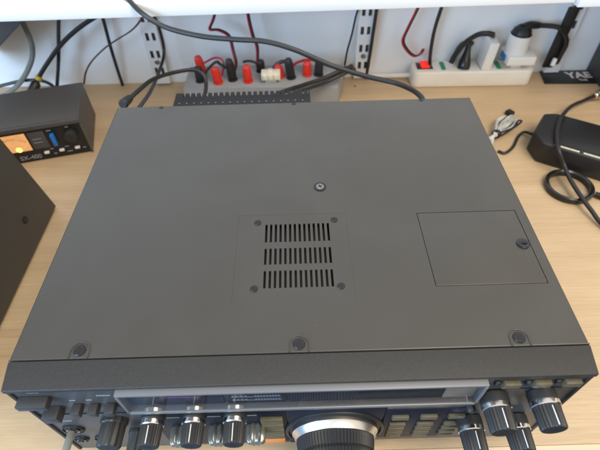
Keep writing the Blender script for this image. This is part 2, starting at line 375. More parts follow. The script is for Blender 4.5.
ch = MB(); ch.box(M['chassis'], -0.2050, 0.2050, 0.0200, 0.3360, BOT, 0.1400); obj('chassis', ch, rad)
for (x, y) in ((-0.17, 0.05), (0.17, 0.05), (-0.17, 0.30), (0.17, 0.30)):
    f = MB(); f.lathe(M['rubber'], [(0.011, 0), (0.012, 0.003), (0.012, 0.0119)], (x, y, 0), (0, 0, 1), 24); obj('foot', f, rad)

# bezel: textured top strip with a thin front lip, side cheeks
bz = MB()
bz.prism(M['bezel'], [(-0.2050, 0.0), (0.2050, 0.0), (CW - 0.0002, CY0 - 0.0009), (-CW + 0.0002, CY0 - 0.0009)], 0.1462, TOP, bev=0.0007, seg=3)
for sg in (-1, 1):
    bz.box(M['bezel'], min(sg * 0.2048, sg * 0.2020), max(sg * 0.2048, sg * 0.2020), 0.0008, CY0 - 0.0009, BOT, 0.1460, bev=0.0006)
obj('front_bezel', bz, rad)
fp = MB(); fp.box(M['panel'], -0.2019, 0.2019, 0.0022, 0.0190, BOT, 0.1461)
obj('front_panel', fp, rad)

# display window: frame bars, recessed display, glass
WX0, WX1, WZ0, WZ1 = -0.1275, 0.1295, 0.1115, 0.1480
FY = -0.0048
fr = MB()
fr.box(M['frame'], WX0, WX1, FY, 0.0021, WZ1 - 0.0024, WZ1, bev=0.0006)
fr.box(M['frame'], WX0 + 0.001, WX1 - 0.001, FY, 0.0021, WZ0 + 0.0006, WZ0 + 0.0042, bev=0.0008)
fr.box(M['frame'], WX0, WX0 + 0.0020, FY, 0.0021, WZ0 + 0.0043, WZ1 - 0.0031, bev=0.0004)
fr.box(M['frame'], WX1 - 0.0020, WX1, FY, 0.0021, WZ0 + 0.0043, WZ1 - 0.0031, bev=0.0004)
obj('window_frame', fr, rad)
DY = 0.0014
dp = MB()
dp.box(M['display_in'], WX0 + 0.0021, WX1 - 0.0021, DY, 0.0020, WZ0 + 0.0043, WZ1 - 0.0031)
obj('display_surround', dp, rad)
dm = MB(); dm.box(M['display'], -0.104, -0.056, 0.0002, DY - 0.0001, 0.1170, 0.1440, bev=0.0003)
dm.box(M['white_ink'], -0.100, -0.060, -0.0000, 0.0001, 0.1360, 0.1364)
dm.box(M['violet'], -0.100, -0.072, -0.0001, 0.00015, 0.1308, 0.1316, mtx=Matrix.Rotation(0, 4, 'X'))
for i in range(14): dm.box(M['legend'], -0.099 + i * 0.0028, -0.0985 + i * 0.0028, -0.0000, 0.0001, 0.1370, 0.1385)
obj('meter_display', dm, rad)
dl = MB(); dl.box(M['display'], -0.0530, -0.0105, 0.0002, DY - 0.0001, 0.1165, 0.1445, bev=0.0003)
for i in range(4):
    z = 0.1405 - i * 0.0062
    dl.box(M['legend'], -0.0500, -0.0140, -0.0000, 0.0001, z, z + 0.0007)
    for k in range(9): dl.box(M['legend'], -0.0330 + k * 0.0021, -0.0318 + k * 0.0021, -0.0000, 0.0001, z + 0.0015, z + 0.0027)
    for k in range(4): dl.box(M['legend'], -0.0495 + k * 0.0030, -0.0476 + k * 0.0030, -0.0000, 0.0001, z + 0.0015, z + 0.0027)
obj('legend_display', dl, rad)
dq = MB(); dq.box(M['display'], -0.0085, 0.1035, 0.0002, DY - 0.0001, 0.1165, 0.1445, bev=0.0003)
for i in range(26): dq.box(M['display_in'], -0.0070 + i * 0.0019, -0.0061 + i * 0.0019, -0.0000, 0.0001, 0.118, 0.143)
obj('frequency_display', dq, rad)
dg = MB(); dg.box(M['display_grey'], 0.1045, 0.1270, 0.0000, DY - 0.0001, 0.1165, 0.1445, bev=0.0003); obj('pale_plate', dg, rad)
gl = MB(); gl.box(M['glass'], WX0 + 0.0021, WX1 - 0.0021, FY + 0.0008, FY + 0.0018, WZ0 + 0.0043, WZ1 - 0.0031); obj('window_glass', gl, rad)

# darker sub-panels below the window
sp = MB()
sp.box(M['dark_panel'], -0.1180, -0.0120, 0.0008, 0.0021, 0.0200, 0.1105, bev=0.0004)
sp.box(M['dark_panel'], -0.0110, 0.0655, 0.0006, 0.0021, 0.0160, 0.1105, bev=0.0004)
sp.box(M['dark_panel'], 0.0670, 0.1330, 0.0004, 0.0021, 0.0240, 0.0925, bev=0.0004)
sp.box(M['panel'], 0.0670, 0.1330, 0.0006, 0.0021, 0.0935, 0.1105, bev=0.0004)
obj('sub_panel', sp, rad)
for (xa, xb, z) in ((-0.2010, -0.1290, 0.0990), (0.1340, 0.2010, 0.1245)):
    gv = MB(); gv.box(M['slot'], xa, xb, 0.0016, 0.0021, z, z + 0.0006); obj('panel_groove', gv, rad)
for (x, z, n) in ((-0.192, 0.1415, 6), (-0.146, 0.1330, 7), (-0.168, 0.1255, 3), (-0.156, 0.1255, 3), (0.145, 0.1432, 6), (0.166, 0.1432, 7), (0.187, 0.1432, 6), (-0.106, 0.088, 7), (-0.074, 0.088, 7), (-0.044, 0.088, 6), (-0.19, 0.0835, 5)):
    gv = MB(); yy = 0.0004 if -0.12 < x < 0 else 0.0019
    for k in range(n): gv.box(M['legend'], x + k * 0.0015, x + 0.0010 + k * 0.0015, yy, yy + 0.0005, z, z + 0.0011)
    obj('panel_marking', gv, rad)

def button(name, m, x0, x1, z0, z1, yf, bev=0.0006):
    b = MB(); b.box(m, x0, x1, yf, 0.0021, z0, z1, bev=bev); return obj(name, b, rad)
button('power_button', M['keybtn'], -0.2005, -0.1790, 0.1290, 0.1360, -0.0060)
button('square_button', M['keybtn'], -0.1900, -0.1785, 0.1065, 0.1170, -0.0075)
for x in (-0.1650, -0.1526, -0.1402): button('small_button', M['keybtn'], x - 0.0033, x + 0.0033, 0.1130, 0.1200, -0.0060)
for i in range(5):
    z = 0.0740 - i * 0.0125
    button('function_key', M['orange_key'] if i == 4 else M['key'], -0.0330, -0.0150, z, z + 0.0098, -0.0022, 0.0008)
for k, (a, c) in enumerate(((0.0725, 0.0890), (0.0955, 0.1120), (0.1180, 0.1340))):
    button('wide_key', M['key'], a, c - 0.003, 0.0745, 0.0805, -0.0022, 0.0007)
    for r_ in range(4):
        z = 0.0575 - r_ * 0.0098
        button('keypad_key', M['key'], a, c - 0.003, z, z + 0.0054, -0.0018, 0.0006)
for a in (0.1420, 0.1637, 0.1850):
    b = MB(); b.prism(M['key'], [(a, 0.1340), (a + 0.0130, 0.1340), (a + 0.0130, 0.1405), (a + 0.0015, 0.1405)], 0, 0.0042, bev=0.0007,
                      mtx=Matrix(((1, 0, 0, 0), (0, 0, -1, 0.0021), (0, 1, 0, 0), (0, 0, 0, 1)))); obj('memory_key', b, rad)
    b = MB(); b.box(M['black'], a - 0.0045, a - 0.0010, 0.0000, 0.0021, 0.1345, 0.1400, bev=0.0005); obj('key_lamp', b, rad)

def knob(x, z, r, y1, label=None):
    k = MB(); k.lathe(M['knob'], [(r * 0.92, 0.0), (r * 1.02, 0.0012), (r * 1.02, 0.0075), (r * 0.96, 0.008)], (x, 0.002, z), (0, -1, 0), 40)
    L_ = 0.002 - y1
    k.lathe(M['knob'], [(r * 0.97, 0.0121), (r * 0.94, 0.0150), (r * 0.90, L_ - 0.0012), (r * 0.84, L_), (r * 0.60, L_ + 0.0001), (0.0003, L_ - 0.0002)], (x, 0.002, z), (0, -1, 0), 96, ribs=24, depth=r * 0.07)
    k.box(M['white_ink'], x - 0.0003, x + 0.0003, y1 + 0.0008, -0.0115, z + r * 0.86, z + r * 0.945)
    o = obj('control_knob', k, rad)
    g = MB(); g.lathe(M['silver'], [(r * 0.96, 0.008), (r * 1.03, 0.0086), (r * 1.03, 0.0114), (r * 0.97, 0.0120)], (x, 0.002, z), (0, -1, 0), 40); obj('knob_ring', g, o)
for x in (-0.1124, -0.0811, -0.0502):
    knob(x, 0.1015, 0.0086, -0.0245)
    g = MB(); g.lathe(M['clear'], [(0.0075, 0.0), (0.0085, 0.002), (0.0080, 0.012), (0.0065, 0.014)], (x + 0.0125, 0.0008, 0.0640), (0, -1, 0), 64, ribs=8, depth=0.0018); obj('clear_knob', g, rad)
for x, z in ((0.1428, 0.1150), (0.1772, 0.1180), (0.1375, 0.0650), (0.1748, 0.0645)): knob(x, z, 0.0103, -0.0255)
for x, z in ((0.1600, 0.0905), (0.1905, 0.0960), (0.1300, 0.0985)):
    b = MB(); b.lathe(M['black'], [(0.0036, 0), (0.0036, 0.006), (0.0026, 0.0075)], (x, 0.002, z), (0, -1, 0), 20); obj('small_knob', b, rad)
# plain black knobs at the left
for (x, z, r, L_) in ((-0.1490, 0.0830, 0.0108, 0.021), (-0.1380, 0.0560, 0.0075, 0.018)):
    k = MB(); k.lathe(M['knob'], [(r, 0.0), (r, 0.003), (r * 0.9, 0.004), (r * 0.86, L_ - 0.0012), (r * 0.78, L_), (0.0003, L_)], (x, 0.002, z), (0, -1, 0), 48, ribs=12, depth=r * 0.09); obj('plain_knob', k, rad)
# jacks
for (x, z, r) in ((-0.1890, 0.0650, 0.0090), (-0.1915, 0.0400, 0.0062), (-0.1740, 0.0400, 0.0062)):
    k = MB(); k.lathe(M['black'], [(r, 0), (r, 0.0012), (r * 0.92, 0.0016), (r * 0.90, 0.0008)], (x, 0.0021, z), (0, -1, 0), 36)
    k.lathe(M['steel'], [(r * 0.62, 0.0005), (r * 0.62, 0.0020), (r * 0.42, 0.0024), (r * 0.40, 0.0006)], (x, 0.0021, z), (0, -1, 0), 30); obj('jack_socket', k, rad)
# tuning dial
DX, DZ, DR = 0.0275, 0.0490, 0.0362
td = MB()
td.lathe(M['black'], [(DR + 0.0060, 0), (DR + 0.0056, 0.0016), (DR + 0.0032, 0.0024), (DR + 0.0030, 0.0006)], (DX, 0.0010, DZ), (0, -1, 0), 96)
td.lathe(M['knob'], [(DR - 0.0034, 0.0099), (DR - 0.0038, 0.0118), (DR - 0.0050, 0.0195), (DR - 0.0062, 0.0200), (DR - 0.0062, 0.0212), (DR - 0.0050, 0.0217), (DR - 0.0054, 0.0300), (DR - 0.008, 0.0330), (0.0003, 0.0330)], (DX, 0.0010, DZ), (0, -1, 0), 288, ribs=72, depth=0.0011)
dial = obj('tuning_dial', td, rad)
g = MB(); g.lathe(M['dialring'], [(DR, 0.0010), (DR, 0.0040), (DR - 0.0012, 0.0052), (DR - 0.0030, 0.0095), (DR - 0.0044, 0.0098)], (DX, 0.0010, DZ), (0, -1, 0), 96); obj('dial_ring', g, dial)

# heat sink on the rear
hk = MB(); hk.box(M['heat'], -0.1530, 0.0210, 0.3412, 0.3900, 0.045, 0.1300, bev=0.0006)
for i in range(22):
    x = -0.1405 + i * 0.00735
    hk.box(M['heat'], x, x + 0.0042, 0.3895, 0.3985, 0.046, 0.1296)
hk.box(M['heat'], -0.1530, -0.1435, 0.3895, 0.3985, 0.046, 0.1298); hk.box(M['heat'], 0.0195, 0.0210, 0.3895, 0.3985, 0.046, 0.1298)
for i in range(18): hk.box(M['dcbox'], -0.1460 + i * 0.0092, -0.1446 + i * 0.0092, 0.3742, 0.3752, 0.1298, 0.1302)
obj('heat_sink', hk, rad)

# headphone plug in the jack
t = thing('headphone_plug', 'slim grey headphone plug pushed into the lower left jack of the radio', 'plug', (-0.189, -0.0018, 0.065))
b = MB(); b.lathe(M['greycable'], [(0.0022, 0), (0.0030, 0.0012), (0.0030, 0.018), (0.0024, 0.022), (0.0020, 0.040)], (-0.189, -0.0006, 0.067), (0, -1, 0.02), 24); obj('plug_body', b, t)
b = MB(); b.tube(M['greycable'], [(-0.189, -0.040, 0.0655), (-0.1895, -0.06, 0.062), (-0.191, -0.085, 0.035), (-0.193, -0.09, -0.02)], 0.0018); obj('lead', b, t)

# ------------------------------------------------------------------ tall box at the left
t = thing('equipment_case', 'tall dark grey equipment case at the left edge, hiding part of the lit meter', 'case', (-0.45, 0.18, 0))
b = MB(); b.prism(M['tallbox'], [(0.020, 0.004), (0.3240, 0.004), (0.2930, 0.195), (0.020, 0.195)], -0.56, -0.3370, bev=0.0025, seg=3, mtx=Matrix(((0, 0, 1, 0), (1, 0, 0, 0), (0, 1, 0, 0), (0, 0, 0, 1)))); obj('case_body', b, t)
b = MB()
for (y, z) in ((0.26, 0.045), (0.26, 0.19), (0.06, 0.06)):
    b = MB(); b.lathe(M['screw'], [(0.0050, 0), (0.0050, 0.0006), (0.0042, 0.0012), (0.0016, 0.0012), (0.0008, 0.0004)], (-0.3370, y, z), (1, 0, 0), 24); obj('case_screw', b, t)
for (x, y) in ((-0.36, 0.05), (-0.36, 0.29), (-0.53, 0.05), (-0.53, 0.29)):
    b = MB(); b.box(M['rubber'], x - 0.01, x + 0.01, y - 0.01, y + 0.01, 0, 0.0042); obj('foot', b, t)

# ------------------------------------------------------------------ lit power meter (local frame: x along front, y back)
t = thing('power_meter', 'small black power meter with glowing orange dial and blue switch', 'meter', (-0.3205, 0.4448, 0), R(13.7))
W_, D_, H_ = 0.155, 0.106, 0.0640
b = MB()
b.box(M['swr'], -W_, 0, 0.006, D_, 0.0015, H_, bev=0.0012); b.box(M['swr'], -W_, 0, 0.0, 0.0062, H_ - 0.0075, H_ - 0.0003, bev=0.0010)
b.box(M['swr'], -W_, -W_ + 0.002, 0.0, 0.0062, 0.0015, H_ - 0.0078); b.box(M['swr'], -0.002, 0, 0.0, 0.0062, 0.0015, H_ - 0.0078)
obj('meter_case', b, t, local=True)
b = MB(); b.box(M['swr_face'], -W_ + 0.0021, -0.0021, 0.0030, 0.0061, 0.0018, H_ - 0.0077); obj('front_face', b, t, local=True)
b = MB(); b.box(M['meter'], -0.1300, -0.0820, 0.0022, 0.0030, 0.0220, 0.0520); md = obj('meter_dial', b, t, local=True)
b = MB()
for i in range(19):
    a = R(50 + i * 80 / 18); c, s_ = math.cos(a), math.sin(a)
    b.box(M['swr_face'], -0.0002, 0.0002, 0.0018, 0.0023, 0.0300, 0.0325 + 0.0012 * (i % 3 == 0), mtx=Matrix.Translation((-0.106, 0, 0.014)) @ Matrix.Rotation(R(90) - a, 4, 'Y'))
b.box(M['red'], -0.0003, 0.0003, 0.0016, 0.0021, 0.010, 0.0310, mtx=Matrix.Translation((-0.106, 0, 0.014)) @ Matrix.Rotation(R(-38), 4, 'Y'))
obj('scale_and_needle', b, md, local=True)
b = MB(); b.lathe(M['bulb'], [(0.0045, 0), (0.0040, 0.0006), (0.0003, 0.0009)], (-0.100, 0.0022, 0.0255), (0, -1, 0), 20); obj('dial_lamp', b, md, local=True)
def lb(name, m, x0, x1, z0, z1, yf, bev=0.0004):
    b = MB(); b.box(m, x0, x1, yf, 0.0030, z0, z1, bev=bev); return obj(name, b, t, local=True)
lb('inset_plate', M['swr'], -0.0790, -0.0560, 0.0220, 0.0520, 0.0022)
lb('range_switch', M['blue'], -0.0485, -0.0425, 0.0260, 0.0460, -0.0050, 0.0012)
b = MB(); b.lathe(M['knob'], [(0.0100, 0), (0.0098, 0.008), (0.0088, 0.0105), (0.0003, 0.0105)], (-0.0200, 0.0030, 0.0380), (0, -1, 0), 40, ribs=20, depth=0.0006); obj('adjust_knob', b, t, local=True)
for x in (-0.0640, -0.0420, -0.0190):
    lb('slide_switch', M['white2'], x - 0.0040, x + 0.0030, 0.0128, 0.0160, -0.0010)
    lb('switch_recess', M['slot'], x - 0.0055, x + 0.0055, 0.0095, 0.0120, 0.0026, 0)
mxf = Matrix(((1, 0, 0, 0), (0, 0, -1, 0.0029), (0, 1, 0, 0), (0, 0, 0, 1)))
b = MB(); b.text(M['legend'], 'SX-400', 0.0105, mxf @ Matrix.Translation((-0.1060, 0.0055, 0)), 0.0003); obj('lettering', b, t, local=True)
for (x, z, n) in ((-0.0510, 0.0500, 4), (-0.0240, 0.0515, 3), (-0.0750, 0.0390, 8), (-0.0750, 0.0330, 8), (-0.0560, 0.0085, 3), (-0.0360, 0.0085, 5), (-0.0120, 0.0110, 3), (-0.0365, 0.0180, 4), (-0.0580, 0.0180, 3)):
    b = MB()
    for k in range(n): b.box(M['legend'], x + k * 0.0016, x + k * 0.0016 + 0.0011, 0.0018, 0.0030, z, z + 0.0012)
    obj('scale_marking', b, t, local=True)
for (x, y) in ((-0.02, 0.02), (-0.135, 0.02), (-0.02, 0.09), (-0.135, 0.09)):
    b = MB(); b.box(M['rubber'], x - 0.005, x + 0.005, y - 0.005, y + 0.005, 0, 0.0018); obj('foot', b, t, local=True)

# ------------------------------------------------------------------ grey terminal box with binding posts
t = thing('terminal_box', 'grey steel distribution box with red and black terminal posts along the wall', 'terminal box', (-0.05, 0.574, 0))
b = MB(); b.prism(M['dcbox'], [(-0.1835, 0.5450), (0.0705, 0.5335), (0.0890, 0.6060), (-0.1810, 0.6120)], 0.0, 0.0500, bev=0.0012); obj('box_body', b, t)
posts = [('red', (-0.1560, 0.5900), 0.030, -0.16, 0.10), ('black', (-0.1560, 0.5630), 0.026, -0.05, 0.1), ('red', (-0.1255, 0.5560), 0.028, -0.12, 0.05), ('black', (-0.1020, 0.5640), 0.036, -0.10, 0.12), ('red', (-0.0760, 0.5575), 0.029, -0.02, 0.06),
         ('black', (-0.0560, 0.5900), 0.020, 0.0, 0.1), ('red', (-0.0220, 0.5700), 0.022, -0.2, 0.0), ('black', (-0.0040, 0.5650), 0.034, -0.14, 0.1), ('red', (0.0230, 0.5730), 0.024, 0.0, 0.06), ('black', (0.0420, 0.5720), 0.028, 0.05, 0.1)]
for (c, (x, y), h, tx, ty) in posts:
    ax = Vector((tx, ty, 1)).normalized(); p = MB(); m = M['red'] if c == 'red' else M['black']
    p.lathe(M['black'] if c == 'black' else M['red'], [(0.0084, 0), (0.0084, 0.003), (0.0058, 0.0034), (0.0058, 0.0050), (0.0074, 0.0056), (0.0070, h * 0.76), (0.0056, h * 0.94), (0.0040, h), (0.0003, h)], (x, y, 0.0499), ax, 48, ribs=12, depth=0.0007)
    o = obj('terminal_post', p, t); o['label'] = ('bright red terminal post' if c == 'red' else 'black terminal post')
t = thing('wire_connector', 'cream nylon wire connector lying on the grey terminal box between posts', 'connector', (-0.0400, 0.5560, 0.050))
b = MB(); b.box(M['cream'], -0.0530, -0.0220, 0.5480, 0.5630, 0.0560, 0.0690, bev=0.0012, mtx=None)
for i in range(3): b.box(M['cream'], -0.0500 + i * 0.009, -0.0440 + i * 0.009, 0.5460, 0.5482, 0.0580, 0.0665, bev=0.0006)
b.box(M['cream'], -0.0470, -0.0290, 0.5530, 0.5620, 0.0499, 0.0562); b.box(M['cream'], -0.0420, -0.0340, 0.5530, 0.5620, 0.0688, 0.0705, bev=0.0004)
obj('connector_housing', b, t)

# ------------------------------------------------------------------ power strip and what is plugged into it
t = thing('power_strip', 'white mains power strip with red rocker switch lying along the wall', 'power strip', (0.32, 0.600, 0))
SA = R(-1.3); smx = Matrix.Translation((0.3205, 0.6230, 0)) @ Matrix.Rotation(SA, 4, 'Z')
def rounded(x0, x1, y0, y1, r, n=6):
    out = []
    for (cx, cy, a0) in ((x1 - r, y1 - r, 0), (x0 + r, y1 - r, 90), (x0 + r, y0 + r, 180), (x1 - r, y0 + r, 270)):
        out += [(cx + r * math.cos(R(a0 + 90 * k / n)), cy + r * math.sin(R(a0 + 90 * k / n))) for k in range(n + 1)]
    return out
b = MB(); b.prism(M['white'], rounded(-0.1075, 0.1075, -0.0210, 0.0210, 0.012), 0.0, 0.0300, bev=0.0030, seg=3, mtx=smx); obj('strip_body', b, t)
b = MB(); b.box(M['black_gloss'], -0.0990, -0.0710, -0.0095, 0.0120, 0.0298, 0.0315, bev=0.0006, mtx=smx); rk = obj('switch_frame', b, t)
b = MB(); b.prism(M['rocker'], [(-0.0095, 0.0), (0.0095, 0.0), (0.0095, 0.0045), (0.0, 0.0015), (-0.0095, 0.0050)], -0.0920, -0.0775, bev=0.0004,
                  mtx=smx @ Matrix.Translation((0, 0.001, 0.0312)) @ Matrix(((0, 0, 1, 0), (1, 0, 0, 0), (0, 1, 0, 0), (0, 0, 0, 1)))); obj('rocker', b, rk)
for x in (-0.0520, 0.0460):
    b = MB(); b.lathe(M['white2'], [(0.0190, 0), (0.0190, 0.0008), (0.0175, 0.0009), (0.0170, 0.0002)], (0, 0, 0), (0, 0, 1), 40); bmesh.ops.transform(b.bm, matrix=smx @ Matrix.Translation((x, 0, 0.0299)), verts=b.bm.verts); so = obj('socket', b, t)
    b = MB(); b.box(M['green'], x - 0.0040, x + 0.0030, -0.0130, 0.0130, 0.0300, 0.0320, bev=0.0005, mtx=smx @ Matrix.Translation((0, 0, 0))); obj('socket_shutter', b, so)
def P(x, y, z): return tuple(smx @ Vector((x, y, z)))
t = thing('mains_lead', 'white mains cord leaving the left end of the power strip', 'cable', P(-0.112, 0, 0.012))
b = MB(); b.tube(M['white'], [P(-0.1050, 0.004, 0.0120), P(-0.1190, 0.009, 0.0080), P(-0.145, 0.015, 0.0045), P(-0.175, 0.016, 0.0042), P(-0.21, 0.015, 0.0042)], 0.0042); obj('cord', b, t)

t = thing('mains_plug', 'black mains plug with curled lead in the strip next to the flat white charger', 'plug', P(-0.014, 0.0, 0.038))
b = MB(); q = [P(-0.0170, -0.008, 0.0292), P(-0.0150, -0.004, 0.0400), P(-0.0130, 0.004, 0.0560), P(-0.0120, 0.008, 0.0690)]
b.lathe(M['black_gloss'], [(0.0105, 0), (0.0110, 0.006), (0.0098, 0.014), (0.0060, 0.027), (0.0042, 0.040), (0.0002, 0.041)], q[0], Vector(q[3]) - Vector(q[0]), 28); obj('plug_body', b, t)
b = MB(); b.tube(M['cable'], [P(-0.0124, 0.0062, 0.0630), (0.3168, 0.6400, 0.0641), (0.3064, 0.6420, 0.0653), (0.2966, 0.6430, 0.0558), (0.2898, 0.6430, 0.0313)], 0.0034); obj('lead', b, t)

t = thing('charger', 'flat white upright charger plugged into the power strip beside the black plug', 'charger', P(0.018, 0, 0.038))
b = MB(); b.box(M['white2'], -0.0085, 0.0085, -0.0180, 0.0180, 0.0, 0.0500, bev=0.0030, seg=3, mtx=smx @ Matrix.Translation((0.0200, 0.0, 0.0298)) @ Matrix.Rotation(R(4), 4, 'Y')); obj('charger_body', b, t)
b = MB(); b.box(M['frame'], -0.0030, 0.0030, -0.005, 0.005, 0.0, 0.006, bev=0.0008, mtx=smx @ Matrix.Translation((0.0240, 0.006, 0.0792))); obj('cable_port', b, t)
t = thing('charger_cable', 'thick black cable arching from the wall into the top of the flat charger', 'cable', (0.2835, 0.6360, 0.0274))
b = MB(); b.tube(M['cable'], [(0.2856, 0.6380, 0.0203), (0.2888, 0.6320, 0.0467), (0.2984, 0.6250, 0.0721), (0.3113, 0.6150, 0.0907), (0.3236, 0.6060, 0.0972), (0.3348, 0.6030, 0.0957)], 0.0044); obj('sheath', b, t)

t = thing('plug_adapter', 'bulky white travel adapter with round socket collar in the right end of the strip', 'adapter', P(0.072, 0, 0.038))
amx = smx @ Matrix.Translation((0.0740, 0.0, 0.0299))
b = MB(); b.box(M['white'], -0.0080, 0.0100, -0.0100, 0.0100, 0.0, 0.0120, bev=0.001, mtx=amx); b.box(M['white2'], -0.0230, 0.0260, -0.0240, 0.0220, 0.0110, 0.0270, bev=0.0025, seg=3, mtx=amx); obj('adapter_block', b, t)
b = MB(); b.lathe(M['white2'], [(0.0185, 0.0268), (0.0190, 0.0300), (0.0190, 0.0560), (0.0178, 0.0570), (0.0170, 0.0540)], (0, 0, 0), (0, 0, 1), 48); bmesh.ops.transform(b.bm, matrix=amx @ Matrix.Translation((-0.004, 0.002, 0)), verts=b.bm.verts); obj('socket_collar', b, t)
b = MB(); b.box(M['blue'], -0.0255, -0.0230, -0.0120, 0.0080, 0.0150, 0.0240, bev=0.0005, mtx=amx); obj('blue_port', b, t)
t = thing('mains_plug', 'round black mains plug seated in the white adapter collar, lead bent to the right', 'plug', tuple(amx @ Vector((-0.004, 0.002, 0.054))))
b = MB(); b.lathe(M['black'], [(0.0165, 0.0530), (0.0165, 0.0580), (0.0150, 0.0640), (0.0090, 0.0700), (0.0003, 0.0710)], (0, 0, 0), (0, 0, 1), 40)
b.tube(M['black'], [(-0.002, 0.0, 0.0650), (0.012, 0.004, 0.0690), (0.030, 0.010, 0.0660)], 0.0080, 14, 6, r1=0.0055); bmesh.ops.transform(b.bm, matrix=amx @ Matrix.Translation((-0.004, 0.002, 0)), verts=b.bm.verts); obj('plug_body', b, t)
a0 = tuple(amx @ Vector((0.024, 0.012, 0.0662)))
b = MB(); b.tube(M['cable'], [a0, (0.4406, 0.6120, 0.1019), (0.4605, 0.6180, 0.0883), (0.4747, 0.6220, 0.0665), (0.4759, 0.6260, 0.0423), (0.4766, 0.6300, 0.0267)], 0.0042); obj('lead', b, t)
t = thing('black_strap', 'wide black strap hanging down the rightmost wall rail beside the adapter', 'strap', (0.4635, 0.6340, 0.0130))
b = MB()
p0, p1 = Vector((0.4665, 0.6280, 0.1270)), Vector((0.4644, 0.6320, 0.0181))
for k, m in ((0, 'rubber'),): b.box(M[m], -0.0095, 0.0095, -0.0022, 0.0022, 0, (p0 - p1).length, bev=0.0008, mtx=Matrix.Translation(p1) @ Vector((0, 0, 1)).rotation_difference(p0 - p1).to_matrix().to_4x4())
obj('strap_web', b, t)
b = MB(); b.lathe(M['white2'], [(0.0030, 0), (0.0042, 0.001), (0.0042, 0.012), (0.0030, 0.014)], (0.4667, 0.6220, 0.0255), (0.15, 0.2, 1), 20); tag(obj('cable_tag', b), 'tiny white cable end tag hanging beside the black strap', 'tag')

# ------------------------------------------------------------------ right hand side
t = thing('equipment_case', 'tall plain black equipment case standing at the far right against the wall', 'case', (0.66, 0.57, 0))
b = MB(); b.box(M['tallbox'], 0.5490, 0.780, 0.500, 0.6460, 0.0, 0.250, bev=0.002); obj('case_body', b, t)
t = thing('sign_plate', 'flat black sign with white letters YA lying on the desk by the wall', 'sign', (0.505, 0.625, 0))
b = MB(); b.prism(M['black'], [(0.4560, 0.6040), (0.5485, 0.6000), (0.5485, 0.6440), (0.4625, 0.6450)], 0.0, 0.0030, bev=0.0004); obj('plate', b, t)
b = MB(); b.text(M['white_ink'], 'YAE', 0.0275, Matrix.Translation((0.5045, 0.6180, 0.0030)) @ Matrix.Rotation(R(-1), 4, 'Z'), 0.0002, 0.90, 0.0009)
b.text(M['white_ink'], 'THE', 0.0085, Matrix.Translation((0.5200, 0.6070, 0.0030)) @ Matrix.Rotation(R(-1), 4, 'Z'), 0.0002)
b.box(M['redwire'], 0.5120, 0.5480, 0.6160, 0.6168, 0.0029, 0.0033); obj('lettering', b, t)

UA = math.atan2(-0.53, 0.85)
t = thing('black_box', 'low black plastic box with a line of small white print, right of the radio', 'box', (0.08 * 0.8486 + 0.5235 * 0.5291, -0.08 * 0.5291 + 0.5235 * 0.8486, 0), UA)
b = MB(); b.prism(M['black'], [(0.018, 0.0), (0.20, 0.0), (0.20, 0.088), (0.020, 0.088), (0.004, 0.078), (0.0, 0.024)], 0.0, 0.0350, bev=0.0035, seg=3); obj('box_body', b, t, local=True)
b = MB(); b.box(M['swr_face'], 0.030, 0.196, 0.010, 0.080, 0.0349, 0.0356, bev=0.0003); obj('top_inset', b, t, local=True)
b = MB()
b.lathe(M['white_ink'], [(0.0016, 0), (0.0016, 0.0005)], (0.0340, 0.0038, 0.0348), (0, 0, 1), 16)
random.seed(3)
x = 0.0410
while x < 0.112:
    wd = random.uniform(0.0012, 0.0026)
    if not 0.0640 < x < 0.0690: b.box(M['cream'], x, x + wd, 0.0026, 0.0056, 0.0347, 0.0353)
    x += wd + 0.0005
obj('small_print', b, t, local=True)
tag(obj('black_lead', MB().tube(M['cable'], [(0.3708, 0.4442, 0.0120), (0.3651, 0.4576, 0.0060), (0.3541, 0.4498, 0.0025), (0.3379, 0.4254, 0.0025), (0.3210, 0.4116, 0.0025), (0.3119, 0.4168, 0.0025)], 0.0022)), 'thin dark lead running from the low black box toward the radio', 'cable')

t = thing('magnifying_glass', 'black rimmed magnifying glass lying on the desk beside the low black box', 'magnifying glass', (0.385, 0.334, 0))
cx, cy = 0.3850, 0.3325; RI = 0.0305
b = MB(); b.lathe(M['black_gloss'], [(RI - 0.0036, 0.0004), (RI + 0.0010, 0.0), (RI + 0.0022, 0.003), (RI + 0.0018, 0.0085), (RI - 0.0008, 0.0098), (RI - 0.0034, 0.0080), (RI - 0.0036, 0.0004)], (cx, cy, 0), (0, 0, 1), 64, cap=False); obj('rim', b, t)
b = MB(); b.lathe(M['lens'], [(RI - 0.0033, 0.0035), (RI - 0.0033, 0.0045), (RI * 0.6, 0.0052), (0.0004, 0.0058)], (cx, cy, 0), (0, 0, 1), 48); obj('lens', b, t)
b = MB(); b.tube(M['black_gloss'], [(cx + 0.0290, cy - 0.0170, 0.0050), (cx + 0.045, cy - 0.0275, 0.0052), (cx + 0.110, cy - 0.0700, 0.0062)], 0.0036, 12, 4, r1=0.0062); obj('handle', b, t)

